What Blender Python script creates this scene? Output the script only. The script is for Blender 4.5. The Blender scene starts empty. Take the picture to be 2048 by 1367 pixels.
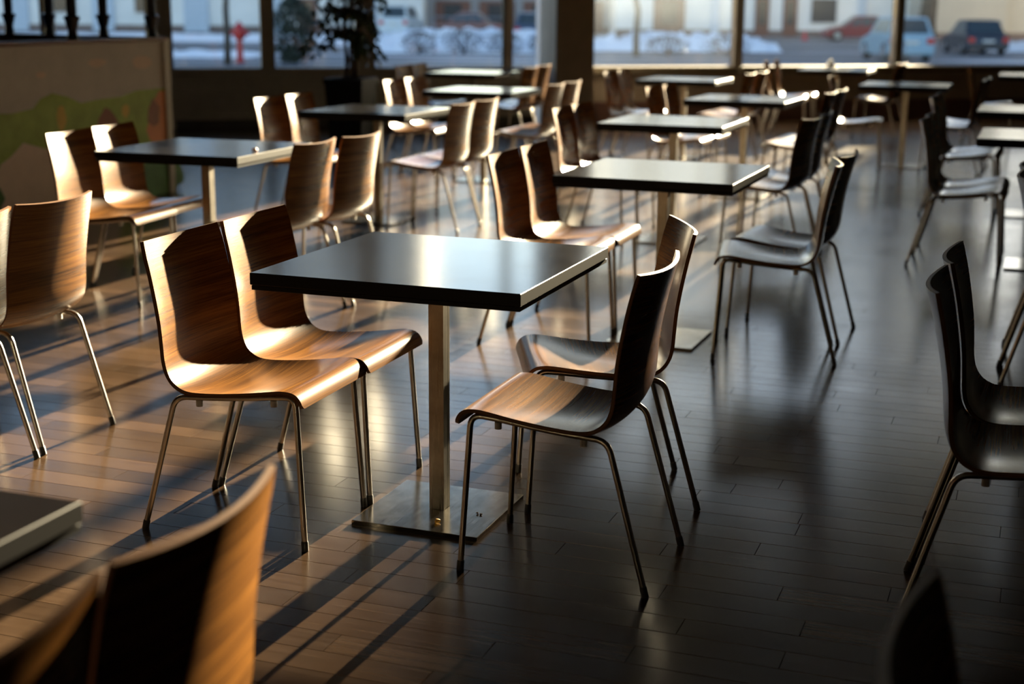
import bpy, bmesh, math, random
from mathutils import Vector, Matrix
random.seed(7)
S = bpy.context.scene
COL = S.collection
R = math.radians

# ------------------------------------------------------------------ camera
ROWA = R(-20.0)                       # planks, tables and chairs share this bearing
T1X, T1Y = -0.209, 4.031              # centre of the front table
cam_d = bpy.data.cameras.new('camera')
cam = bpy.data.objects.new('camera', cam_d)
COL.objects.link(cam)
_p, _r = R(13.246), R(0.436)
fw = Vector((0, math.cos(_p), -math.sin(_p)))
up0 = Vector((0, math.sin(_p), math.cos(_p)))
rt0 = Vector((1, 0, 0))
rt = rt0 * math.cos(_r) + up0 * math.sin(_r)
up = up0 * math.cos(_r) - rt0 * math.sin(_r)
M = Matrix((rt, up, -fw)).transposed().to_4x4()
CAMZ = 1.46
M.translation = Vector((0, 0, CAMZ))
cam.matrix_world = M
cam_d.sensor_width = 36.0
cam_d.lens = 36.0 * 2891.6 / 2048.0
cam_d.clip_start = 0.05
cam_d.clip_end = 600
cam_d.dof.use_dof = True
cam_d.dof.focus_distance = 3.95
cam_d.dof.aperture_fstop = 2.4
cam_d.dof.aperture_blades = 0
S.camera = cam

# ------------------------------------------------------------------ sky, sun, exposure
SUN_EL = R(10.0)
SUN_AZ = R(20.0 + 2.0)                # measured from +Y towards +X
sdir = Vector((math.sin(SUN_AZ) * math.cos(SUN_EL), math.cos(SUN_AZ) * math.cos(SUN_EL), math.sin(SUN_EL)))
W = bpy.data.worlds.new('world')
S.world = W
W.use_nodes = True
nt = W.node_tree
nt.nodes.clear()
sky = nt.nodes.new('ShaderNodeTexSky')
sky.sky_type = 'NISHITA'
sky.sun_disc = False
sky.sun_elevation = SUN_EL
sky.sun_rotation = SUN_AZ
sky.air_density = 1.0
sky.dust_density = 0.15
sky.ozone_density = 2.0
bg = nt.nodes.new('ShaderNodeBackground')
bg.inputs['Strength'].default_value = 0.52
wo = nt.nodes.new('ShaderNodeOutputWorld')
wb = nt.nodes.new('ShaderNodeMix')            # white balance of the whole sky
wb.data_type = 'RGBA'
wb.blend_type = 'MULTIPLY'
wb.inputs['Factor'].default_value = 1.0
wb.inputs[7].default_value = (1.10, .97, .96, 1)
nt.links.new(sky.outputs[0], wb.inputs[6])
nt.links.new(wb.outputs[2], bg.inputs[0])
nt.links.new(bg.outputs[0], wo.inputs[0])
sun_d = bpy.data.lights.new('sun', 'SUN')
sun_d.energy = 115.0
sun_d.color = (1.0, 0.78, 0.50)
sun_d.angle = R(0.55)
sun = bpy.data.objects.new('sun', sun_d)
COL.objects.link(sun)
sun.rotation_euler = sdir.to_track_quat('Z', 'Y').to_euler()
S.view_settings.view_transform = 'Standard'
S.view_settings.look = 'None'
S.view_settings.gamma = 1.0
S.view_settings.use_curve_mapping = False
S.view_settings.exposure = 0.0
S.cycles.sample_clamp_indirect = 6.0

# ------------------------------------------------------------------ helpers
def W2(u, v, z=0.0):
    "row frame (u across the rows, v away from the camera) -> world"
    c, s = math.cos(ROWA), math.sin(ROWA)
    return Vector((T1X + c * u - s * v, T1Y + s * u + c * v, z))

PL = Vector((-3.9, 16.8, 0))
WANG = R(14.36)
WU = Vector((math.cos(WANG), math.sin(WANG), 0))
WN = Vector((math.sin(WANG), -math.cos(WANG), 0))     # into the room
def WP(s, d=0.0, z=0.0):
    "wall frame (s along the window wall, d into the room) -> world"
    return PL + WU * s + WN * d + Vector((0, 0, z))

def mat(name, base=(.5, .5, .5), rough=.5, metal=0., spec=.5, **kw):
    m = bpy.data.materials.new(name)
    m.use_nodes = True
    b = m.node_tree.nodes['Principled BSDF']
    b.inputs['Base Color'].default_value = (*base, 1)
    b.inputs['Roughness'].default_value = rough
    b.inputs['Metallic'].default_value = metal
    b.inputs['Specular IOR Level'].default_value = spec
    for k, v in kw.items():
        b.inputs[k].default_value = v
    return m

def nodes(m):
    t = m.node_tree
    return t, t.nodes, t.links, t.nodes['Principled BSDF']

def ramp(t, fac, stops):
    r = t.nodes.new('ShaderNodeValToRGB')
    e = r.color_ramp.elements
    while len(e) < len(stops):
        e.new(0.5)
    for i, (p, c) in enumerate(stops):
        e[i].position = p
        e[i].color = (*c, 1)
    t.links.new(fac, r.inputs[0])
    return r.outputs[0]

def noise(t, vec, scale, detail=3, rough=.55):
    n = t.nodes.new('ShaderNodeTexNoise')
    n.inputs['Scale'].default_value = scale
    n.inputs['Detail'].default_value = detail
    n.inputs['Roughness'].default_value = rough
    if vec is not None:
        t.links.new(vec, n.inputs['Vector'])
    return n.outputs['Fac']

def mapping(t, vec, scale=(1, 1, 1), rot=(0, 0, 0), loc=(0, 0, 0)):
    n = t.nodes.new('ShaderNodeMapping')
    n.inputs['Scale'].default_value = scale
    n.inputs['Rotation'].default_value = rot
    n.inputs['Location'].default_value = loc
    t.links.new(vec, n.inputs['Vector'])
    return n.outputs[0]

def bump(t, h, strength, dist=.001):
    n = t.nodes.new('ShaderNodeBump')
    n.inputs['Strength'].default_value = strength
    n.inputs['Distance'].default_value = dist
    t.links.new(h, n.inputs['Height'])
    return n.outputs[0]

def math_n(t, op, a, b=None):
    n = t.nodes.new('ShaderNodeMath')
    n.operation = op
    for i, v in enumerate((a, b)):
        if v is None:
            continue
        if isinstance(v, (int, float)):
            n.inputs[i].default_value = v
        else:
            t.links.new(v, n.inputs[i])
    return n.outputs[0]

def texco(t, out='Object'):
    return t.nodes.new('ShaderNodeTexCoord').outputs[out]

class MB:
    "collects geometry for ONE mesh"
    def __init__(s):
        s.v, s.f, s.m = [], [], []
    def add(s, v, f, mi=0):
        o = len(s.v)
        s.v += [tuple(q) for q in v]
        s.f += [tuple(i + o for i in q) for q in f]
        s.m += [mi] * len(f)
        return s
    def box(s, c, d, mi=0, ch=0.0, mtx=None):
        x, y, z = (q / 2 for q in d)
        if ch <= 0:
            v = [(sx * x, sy * y, sz * z) for sz in (-1, 1) for sx, sy in ((-1, -1), (1, -1), (1, 1), (-1, 1))]
            f = [(3, 2, 1, 0), (4, 5, 6, 7), (0, 1, 5, 4), (1, 2, 6, 5), (2, 3, 7, 6), (3, 0, 4, 7)]
        else:
            v = []
            for zz, k in ((-z, ch), (-z + ch, 0), (z - ch, 0), (z, ch)):
                v += [(sx * (x - k), sy * (y - k), zz) for sx, sy in ((-1, -1), (1, -1), (1, 1), (-1, 1))]
            f = [(3, 2, 1, 0), (12, 13, 14, 15)]
            for r in range(3):
                for i in range(4):
                    j = (i + 1) % 4
                    f.append((r * 4 + i, r * 4 + j, r * 4 + 4 + j, r * 4 + 4 + i))
        v = [Vector(q) for q in v]
        if mtx is not None:
            v = [mtx @ q for q in v]
        c = Vector(c)
        return s.add([q + c for q in v], f, mi)
    def tube(s, path, r, n=10, cap=True, mi=0):
        path = [Vector(q) for q in path]
        rr = r if isinstance(r, (list, tuple)) else [r] * len(path)
        o = []
        t0 = (path[1] - path[0]).normalized()
        ref = Vector((0, 0, 1)) if abs(t0.z) < .9 else Vector((1, 0, 0))
        u = t0.cross(ref).normalized()
        for i, q in enumerate(path):
            a = path[max(i - 1, 0)]
            b = path[min(i + 1, len(path) - 1)]
            t = (b - a).normalized()
            u = (u - t * u.dot(t)).normalized()
            w = t.cross(u)
            o += [q + (u * math.cos(2 * math.pi * k / n) + w * math.sin(2 * math.pi * k / n)) * rr[i] for k in range(n)]
        f = []
        for i in range(len(path) - 1):
            for k in range(n):
                f.append((i * n + k, i * n + (k + 1) % n, (i + 1) * n + (k + 1) % n, (i + 1) * n + k))
        if cap:
            f.append(tuple(range(n))[::-1])
            f.append(tuple((len(path) - 1) * n + k for k in range(n)))
        return s.add(o, f, mi)
    def lathe(s, prof, n=16, c=(0, 0, 0), mi=0):
        c = Vector(c)
        v = [c + Vector((r * math.cos(2 * math.pi * k / n), r * math.sin(2 * math.pi * k / n), z)) for r, z in prof for k in range(n)]
        f = [(i * n + k, i * n + (k + 1) % n, (i + 1) * n + (k + 1) % n, (i + 1) * n + k) for i in range(len(prof) - 1) for k in range(n)]
        f.append(tuple(range(n))[::-1])
        f.append(tuple((len(prof) - 1) * n + k for k in range(n)))
        return s.add(v, f, mi)
    def prism(s, poly, y0, y1, mi=0):
        "polygon in XZ pushed along Y"
        n = len(poly)
        v = [(x, y0, z) for x, z in poly] + [(x, y1, z) for x, z in poly]
        f = [tuple(range(n)), tuple(range(2 * n - 1, n - 1, -1))]
        f += [(i, n + i, n + (i + 1) % n, (i + 1) % n) for i in range(n)]
        return s.add(v, f, mi)
    def mesh(s, name, mats, smooth=False, angle=None):
        me = bpy.data.meshes.new(name)
        me.from_pydata(s.v, [], s.f)
        for m in (mats if isinstance(mats, (list, tuple)) else [mats]):
            me.materials.append(m)
        me.polygons.foreach_set('material_index', s.m)
        bm = bmesh.new()
        bm.from_mesh(me)
        bmesh.ops.recalc_face_normals(bm, faces=bm.faces)
        bm.to_mesh(me)
        bm.free()
        if smooth:
            me.polygons.foreach_set('use_smooth', [True] * len(me.polygons))
            if angle:
                me.set_sharp_from_angle(angle=R(angle))
        me.update()
        return me

def obj(name, me, parent=None, loc=None, rz=None):
    o = bpy.data.objects.new(name, me)
    COL.objects.link(o)
    if parent:
        o.parent = parent
    if loc is not None:
        o.location = loc
    if rz is not None:
        o.rotation_euler.z = rz
    return o

def tag(o, label, cat, group=None, kind=None):
    o['label'] = label
    o['category'] = cat
    if group:
        o['group'] = group
    if kind:
        o['kind'] = kind
    return o

def struct(o, label=None):
    o['kind'] = 'structure'
    if label:
        o['label'] = label
    return o

def copy_tree(o, parent=None):
    c = o.copy()
    COL.objects.link(c)
    c.parent = parent
    for ch in list(o.children):
        copy_tree(ch, c)
    return c

# ------------------------------------------------------------------ materials
def wood_shell():
    m = mat('walnut_veneer', (.2, .1, .05), .34, 0, .5)
    t, N, L, b = nodes(m)
    uv = N.new('ShaderNodeUVMap').outputs[0]
    oi = N.new('ShaderNodeObjectInfo')
    off = N.new('ShaderNodeCombineXYZ')
    L.new(math_n(t, 'MULTIPLY', oi.outputs['Random'], 37.0), off.inputs[0])
    L.new(math_n(t, 'MULTIPLY', oi.outputs['Random'], 11.0), off.inputs[1])
    va = N.new('ShaderNodeVectorMath')
    L.new(uv, va.inputs[0])
    L.new(off.outputs[0], va.inputs[1])
    base = va.outputs[0]
    g1 = noise(t, mapping(t, base, (150, 2.2, 1)), 1.0, 4, .6)
    g2 = noise(t, mapping(t, base, (520, 9, 1)), 1.0, 3, .6)
    g3 = noise(t, mapping(t, base, (28, 1.2, 1)), 1.0, 2, .5)
    s1 = math_n(t, 'ADD', math_n(t, 'MULTIPLY', g1, .55), math_n(t, 'MULTIPLY', g3, .45))
    s2 = math_n(t, 'ADD', math_n(t, 'MULTIPLY', s1, .72), math_n(t, 'MULTIPLY', g2, .28))
    c = ramp(t, s2, [(.32, (.026, .010, .003)), (.44, (.080, .031, .007)), (.55, (.165, .068, .014)), (.68, (.28, .122, .026))])
    L.new(c, b.inputs['Base Color'])
    L.new(ramp(t, g2, [(.3, (.25,) * 3), (.7, (.21,) * 3)]), b.inputs['Roughness'])
    L.new(bump(t, s2, .03, .0005), b.inputs['Normal'])
    return m
M_WOOD = wood_shell()
M_PLY = mat('plywood_edge', (.11, .046, .016), .55, 0, .15)
M_PLY2 = mat('plywood_edge_core', (.17, .08, .033), .55, 0, .15)
M_CHROME = mat('chrome_tube', (.50, .47, .43), .27, 1.0)
M_BLACKP = mat('black_plastic', (.015, .015, .015), .45)
M_BUFFER = mat('grey_plastic', (.42, .40, .37), .5)

def laminate():
    m = mat('black_laminate', (.012, .011, .012), .15, 0, .9)
    t, N, L, b = nodes(m)
    oc = texco(t)
    n1 = noise(t, mapping(t, oc, (6, 240, 60)), 1.0, 3, .6)
    L.new(ramp(t, n1, [(.35, (.004, .0035, .0035)), (.7, (.010, .008, .008))]), b.inputs['Base Color'])
    d = noise(t, oc, 420, 1, .5)
    dd = ramp(t, d, [(.74, (0,) * 3), (.80, (1,) * 3)])
    r1 = ramp(t, noise(t, oc, 5, 3, .6), [(.3, (.145,) * 3), (.7, (.17,) * 3)])
    mx = N.new('ShaderNodeMix')
    L.new(dd, mx.inputs['Factor'])
    L.new(r1, mx.inputs['A'])
    mx.inputs['B'].default_value = .5
    L.new(mx.outputs['Result'], b.inputs['Roughness'])
    L.new(bump(t, n1, .03, .0003), b.inputs['Normal'])
    return m
M_LAM = laminate()
M_LAMEDGE = mat('black_table_edge', (.008, .007, .007), .5, 0, .12)

def steel(name, base, rough, sc):
    m = mat(name, base, rough, 1.0)
    t, N, L, b = nodes(m)
    oc = texco(t)
    n1 = noise(t, mapping(t, oc, sc), 1.0, 3, .6)
    L.new(ramp(t, n1, [(.3, (rough * .8,) * 3), (.7, (rough * 1.3,) * 3)]), b.inputs['Roughness'])
    n2 = noise(t, oc, 14, 3, .6)
    L.new(ramp(t, n2, [(.35, tuple(q * .72 for q in base)), (.65, base)]), b.inputs['Base Color'])
    return m
M_POST = steel('brushed_steel_post', (.40, .36, .30), .30, (200, 200, 3))
M_PLATE = steel('brushed_steel_plate', (.50, .46, .40), .17, (300, 8, 8))

def floor_mat():
    m = mat('dark_plank', (.07, .04, .025), .3, 0, .42)
    t, N, L, b = nodes(m)
    geo = N.new('ShaderNodeNewGeometry')
    oi = N.new('ShaderNodeObjectInfo')
    rnd = math_n(t, 'FRACT', math_n(t, 'ADD', math_n(t, 'MULTIPLY', geo.outputs['Random Per Island'], 7.3), math_n(t, 'MULTIPLY', oi.outputs['Random'], 5.1)))
    pos = mapping(t, geo.outputs['Position'], (1, 1, 1), (0, 0, -ROWA))
    off = N.new('ShaderNodeCombineXYZ')
    L.new(math_n(t, 'MULTIPLY', rnd, 50.0), off.inputs[0])
    L.new(math_n(t, 'MULTIPLY', rnd, 31.0), off.inputs[2])
    va = N.new('ShaderNodeVectorMath')
    L.new(pos, va.inputs[0])
    L.new(off.outputs[0], va.inputs[1])
    g = noise(t, mapping(t, va.outputs[0], (3.5, 85, 1)), 1.0, 5, .65)
    fine = noise(t, mapping(t, va.outputs[0], (12, 420, 1)), 1.0, 3, .6)
    wear = noise(t, pos, 2.3, 5, .6)
    tone = math_n(t, 'ADD', math_n(t, 'MULTIPLY', g, .55), math_n(t, 'MULTIPLY', rnd, .45))
    c = ramp(t, tone, [(.15, (.024, .014, .008)), (.45, (.043, .025, .014)), (.65, (.064, .037, .021)), (.9, (.10, .059, .033))])
    L.new(c, b.inputs['Base Color'])
    rr = math_n(t, 'ADD', math_n(t, 'MULTIPLY', g, .10), math_n(t, 'MULTIPLY', wear, .14))
    rr = math_n(t, 'ADD', rr, math_n(t, 'MULTIPLY', fine, .06))
    L.new(math_n(t, 'ADD', rr, .06), b.inputs['Roughness'])
    hh = math_n(t, 'ADD', math_n(t, 'MULTIPLY', g, .7), math_n(t, 'MULTIPLY', fine, .5))
    L.new(bump(t, hh, .15, .0005), b.inputs['Normal'])
    return m
M_FLOOR = floor_mat()
M_GAP = mat('floor_gap', (.008, .006, .005), .9)

def paint(name, c, rough=.6, var=.12, sc=6):
    m = mat(name, c, rough)
    t, N, L, b = nodes(m)
    n = noise(t, texco(t), sc, 4, .6)
    L.new(ramp(t, n, [(.3, tuple(q * (1 - var) for q in c)), (.7, tuple(min(1, q * (1 + var)) for q in c))]), b.inputs['Base Color'])
    return m
M_FRAME = paint('olive_brown_frame', (.38, .34, .27), .45)
M_PANEL = paint('olive_brown_panel', (.40, .36, .29), .5)
M_WALL = paint('brown_wall', (.22, .165, .115), .55)
M_SILL = paint('sill_tan', (.09, .07, .045), .7)
M_SILL.node_tree.nodes['Principled BSDF'].inputs['Specular IOR Level'].default_value = .08
M_MULL = paint('dark_mullion', (.10, .08, .06), .6)
M_BASEB = paint('red_brown_skirting', (.075, .032, .022), .45)
M_CEIL = paint('ceiling_grey', (.07, .07, .07), .8)
M_ROOM = paint('room_wall_grey', (.06, .055, .05), .7)
M_PILW = paint('pillar_white', (.78, .78, .80), .5, .05)
M_PILB = paint('pillar_brown', (.20, .155, .11), .5)
M_CREAM = paint('cream_post', (.62, .55, .40), .4, .05)

def glass(name, haze):
    m = bpy.data.materials.new(name)
    m.use_nodes = True
    t = m.node_tree
    t.nodes.clear()
    out = t.nodes.new('ShaderNodeOutputMaterial')
    tr = t.nodes.new('ShaderNodeBsdfTransparent')
    tr.inputs[0].default_value = (.93, .96, .96, 1)
    gl = t.nodes.new('ShaderNodeBsdfGlossy')
    gl.inputs['Roughness'].default_value = .02
    fr = t.nodes.new('ShaderNodeFresnel')
    fr.inputs[0].default_value = 1.45
    m1 = t.nodes.new('ShaderNodeMixShader')
    t.links.new(fr.outputs[0], m1.inputs[0])
    t.links.new(tr.outputs[0], m1.inputs[1])
    t.links.new(gl.outputs[0], m1.inputs[2])
    tl = t.nodes.new('ShaderNodeBsdfTranslucent')
    tl.inputs[0].default_value = (.74, .86, 1.0, 1)
    m2 = t.nodes.new('ShaderNodeMixShader')
    co = texco(t)
    n = noise(t, mapping(t, co, (1.0, 1.0, 1.0), (0, R(28), 0)), 1.6, 4, .6)
    h = ramp(t, n, [(.35, (haze * .6,) * 3), (.7, (haze,) * 3)])
    sx = t.nodes.new('ShaderNodeSeparateXYZ')           # haze painted stronger higher up, for glare near the sun
    t.links.new(co, sx.inputs[0])
    up_ = t.nodes.new('ShaderNodeMapRange')
    up_.inputs['From Min'].default_value = 1.1
    up_.inputs['From Max'].default_value = 2.1
    up_.inputs['To Min'].default_value = .8
    up_.inputs['To Max'].default_value = 6.0
    t.links.new(sx.outputs['Z'], up_.inputs['Value'])
    t.links.new(math_n(t, 'MULTIPLY', h, up_.outputs[0]), m2.inputs[0])
    t.links.new(m1.outputs[0], m2.inputs[1])
    t.links.new(tl.outputs[0], m2.inputs[2])
    t.links.new(m2.outputs[0], out.inputs[0])
    return m
M_GLASS = glass('window_glass', .001)
M_GLASSD = glass('smeared_window_glass', .0058)

# ------------------------------------------------------------------ room shell
CEIL = 4.5
SL, SR, DEP = -8.0, 14.5, 22.0
def wquad_box(name, s0, s1, d0, d1, z0, z1, m, parent=None):
    c = (WP(s0, d0, z0) + WP(s1, d1, z1)) / 2
    o = obj(name, MB().box((0, 0, 0), (s1 - s0, d1 - d0, z1 - z0), ch=0).mesh(name, m), parent)
    # local x = along wall, local y = into the room (mirrored to stay right-handed)
    o.matrix_world = Matrix.Translation(c) @ Matrix.Rotation(WANG, 4, 'Z')
    return o

floor = struct(wquad_box('floor', SL, SR, -.05, DEP, -.15, -.006, M_GAP), 'dark worn wooden plank floor of the dining hall')
struct(wquad_box('ceiling', SL - .3, SR + .3, -.3, DEP + .3, CEIL, CEIL + .2, M_CEIL))
struct(wquad_box('wall_left', SL - .3, SL, -.3, DEP + .3, -.15, CEIL, M_ROOM))
struct(wquad_box('wall_right', SR, SR + .3, -.3, DEP + .3, -.15, CEIL, M_ROOM))
struct(wquad_box('wall_front', SL, SR, DEP, DEP + .3, -.15, CEIL, M_ROOM))

# planks, built one by one where they show large, the rest joined
PWD, PLN, PY0 = 0.0954, 0.88, 0.08
known = {0: .493, -1: .054, -2: .693, -3: .427, -4: .166, -5: .764, -6: .253, -7: .856, -8: .237, -9: .783, -10: .472,
         -11: .117, -12: .394, 2: .125, 5: .018, 7: .718, 9: .62}
def plank_geo(l, w, g=.0007, ch=.0004):
    v = []
    for z, k in ((-.006, 0), (-.0013, 0), (0, ch)):
        x, y = l / 2 - g - k, w / 2 - g - k
        v += [(-x, -y, z), (x, -y, z), (x, y, z), (-x, y, z)]
    f = [(8, 9, 10, 11)]
    for r in (0, 1):
        for i in range(4):
            j = (i + 1) % 4
            f.append((r * 4 + i, r * 4 + j, r * 4 + 4 + j, r * 4 + 4 + i))
    return v, f
v, f = plank_geo(PLN, PWD)
plank_me = MB().add(v, f).mesh('plank', M_FLOOR)
prng = random.Random(3)
cands, rest = [], []
for k in range(-70, 190):
    ph = known.get(k, prng.random() * PLN)
    yv = PY0 + PWD * (k + .5)
    for i in range(-16, 17):
        xv = ph + PLN * (i + .5)
        P = W2(xv, yv)
        q = P - PL
        s_, d_ = q.dot(WU), q.dot(WN)
        if not (SL - .4 < s_ < SR + .4 and -.4 < d_ < DEP + .4):
            continue
        rel = P - Vector((0, 0, CAMZ))
        zc = rel.dot(fw)
        inview = False
        if zc > .5:
            px = 1024 + 2891.6 * rel.dot(rt) / zc
            py = 683.5 - 2891.6 * rel.dot(up) / zc
            mx = 2891.6 * .44 / zc
            inview = -mx < px < 2048 + mx and py < 1367 + 40
        inside = SL + .5 < s_ < SR - .5 and .5 < d_ < DEP - .5
        if inview and inside:
            cands.append((zc, xv, yv))
        else:
            rest.append((xv, yv))
cands.sort()
for zc, xv, yv in cands[:300]:
    o = obj('plank', plank_me, floor)
    o.matrix_parent_inverse = floor.matrix_world.inverted()
    o.matrix_world = Matrix.Translation(W2(xv, yv)) @ Matrix.Rotation(ROWA, 4, 'Z')
pm = MB()
for xv, yv in [c[1:] for c in cands[300:]] + rest:
    v, f = plank_geo(PLN, PWD)
    c_, s_ = math.cos(ROWA), math.sin(ROWA)
    P = W2(xv, yv)
    pm.add([(P.x + c_ * a - s_ * b, P.y + s_ * a + c_ * b, z) for a, b, z in v], f)
pf = obj('plank_field', pm.mesh('plank_field', M_FLOOR), floor)
pf['kind'] = 'stuff'
bm = bmesh.new()
bm.from_mesh(pf.data)
for co, no in ((WP(0, -.02), -WN), (WP(0, DEP), WN), (WP(SL), -WU), (WP(SR), WU)):
    bmesh.ops.bisect_plane(bm, geom=bm.verts[:] + bm.edges[:] + bm.faces[:], plane_co=co, plane_no=no, clear_outer=True)
bm.to_mesh(pf.data)
bm.free()
pf.matrix_parent_inverse = floor.matrix_world.inverted()

# window wall -----------------------------------------------------------
HEAD = 4.2
SILL = .69
def wpart(name, parent, s0, s1, d0, d1, z0, z1, m, ch=0.0):
    "a piece given in wall coordinates under an Empty that stands on the wall line"
    b = MB().box(((s0 + s1) / 2, -(d0 + d1) / 2, (z0 + z1) / 2), (s1 - s0, abs(d1 - d0), z1 - z0), ch=ch)
    return obj(name, b.mesh(name, m), parent)
def wempty(name):
    e = obj(name, None)
    e.matrix_world = Matrix.Translation(PL) @ Matrix.Rotation(WANG, 4, 'Z')
    e['kind'] = 'structure'
    return e
hd = wempty('wall_back')
wpart('lintel', hd, SL, SR, -.28, .0, HEAD + .08, CEIL, M_WALL)
wpart('parapet', hd, 4.81, SR, -.26, .0, -.15, SILL - .09, M_WALL)
wpart('footing', hd, SL, 4.81, -.26, .0, -.7, 0.0, M_WALL)
wpart('footing', hd, 4.81, SR, -.26, .0, -.7, -.15, M_WALL)
# door-height units left of the pillar, each with a lower panel
wpart('solid_bay', hd, SL, -3.63, -.26, .0, 0, HEAD + .08, M_WALL)
wpart('solid_bay', hd, 11.43, SR, -.26, .0, SILL - .09, HEAD + .08, M_WALL)
lefts = [(-3.55, .16), (-1.34, .16), (-.14, .30), (1.08, .16), (2.215, .23), (4.33, .06)]
n = 1
for (a, wa), (b, wb) in zip(lefts, lefts[1:]):
    e = wempty('window_%d' % n)
    n += 1
    l, r = a + wa / 2, b - wb / 2
    wpart('frame_post', e, a - wa / 2, l, -.10, .03, 0, HEAD + .08, M_FRAME, .006)
    wpart('frame_head', e, l, r, -.09, .02, HEAD, HEAD + .08, M_FRAME, .006)
    wpart('frame_sill', e, l, r, -.09, .05, SILL - .08, SILL, M_FRAME, .006)
    wpart('lower_panel', e, l, r, -.06, -.02, .10, SILL - .08, M_PANEL)
    pw = .09
    wpart('panel_frame', e, l, l + pw, -.02, .015, .10, SILL - .08, M_FRAME, .004)
    wpart('panel_frame', e, r - pw, r, -.02, .015, .10, SILL - .08, M_FRAME, .004)
    wpart('panel_frame', e, l + pw, r - pw, -.02, .015, .10, .16, M_FRAME, .004)
    wpart('kick_board', e, l, r, -.06, .03, 0, .10, M_BLACKP)
    wpart('pane', e, l, r, -.045, -.035, SILL, HEAD, M_GLASS)
    if abs(a - 2.215) < .01:
        wpart('glazing_post', e, 3.91, 4.0, -.09, .03, SILL, HEAD, M_CREAM, .01)
        wpart('glazing_gasket', e, 3.885, 3.91, -.06, .0, SILL, HEAD, M_BLACKP)
rights = [(4.81, .02), (6.925, .115), (9.145, .115), (11.37, .115)]
for i, ((a, wa), (b, wb)) in enumerate(zip(rights, rights[1:])):
    e = wempty('window_%d' % n)
    n += 1
    l, r = a + wa / 2, b - wb / 2
    wpart('frame_post', e, b - wb / 2, b + wb / 2, -.10, .03, SILL - .09, HEAD + .08, M_MULL, .006)
    wpart('frame_head', e, l, r, -.09, .02, HEAD, HEAD + .08, M_FRAME, .006)
    wpart('frame_sill', e, a, b - wb / 2, -.09, .16, SILL - .09, SILL, M_SILL, .012)
    wpart('pane', e, l, r, -.045, -.035, SILL, HEAD, M_GLASSD if i == 0 else M_GLASS)
sk = wempty('baseboard_back')
wpart('skirting', sk, 4.81, SR, .0, .03, 0, .26, M_BASEB, .006)
pl = wempty('trim_1')
pl['label'] = 'square pillar with dark brown front between the window groups'
wpart('pillar_core', pl, 4.352, 4.81, -.2, .685, 0, CEIL, M_PILW)
wpart('pillar_facing', pl, 4.35, 4.812, .685, .71, 0, CEIL, M_PILB, .004)

# ------------------------------------------------------------------ chair prototype
PROF = [(.262, .404), (.257, .420), (.248, .434), (.233, .4435), (.212, .447), (.18, .4455), (.10, .433), (.03, .4245), (-.03, .4195), (-.075, .4185),
        (-.105, .424), (-.130, .440), (-.147, .466), (-.155, .50), (-.158, .54), (-.163, .60), (-.174, .67), (-.190, .75), (-.209, .824)]
OFFS = [0, 0, 0, 0, .002, .006, .013, .017, .018, .018, .018, .018, .0185, .0195, .021, .0235, .026, .029, .0315]
def catmull(P, n):
    out = []
    m = len(P) - 1
    for i in range(n + 1):
        u = i / n * m
        k = min(int(u), m - 1)
        t = u - k
        p0, p1, p2, p3 = (P[max(k - 1, 0)], P[k], P[k + 1], P[min(k + 2, m)])
        out.append(tuple(.5 * (2 * b + (c - a) * t + (2 * a - 5 * b + 4 * c - d) * t * t + (3 * b - a - 3 * c + d) * t ** 3) for a, b, c, d in zip(p0, p1, p2, p3)))
    return out
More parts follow.
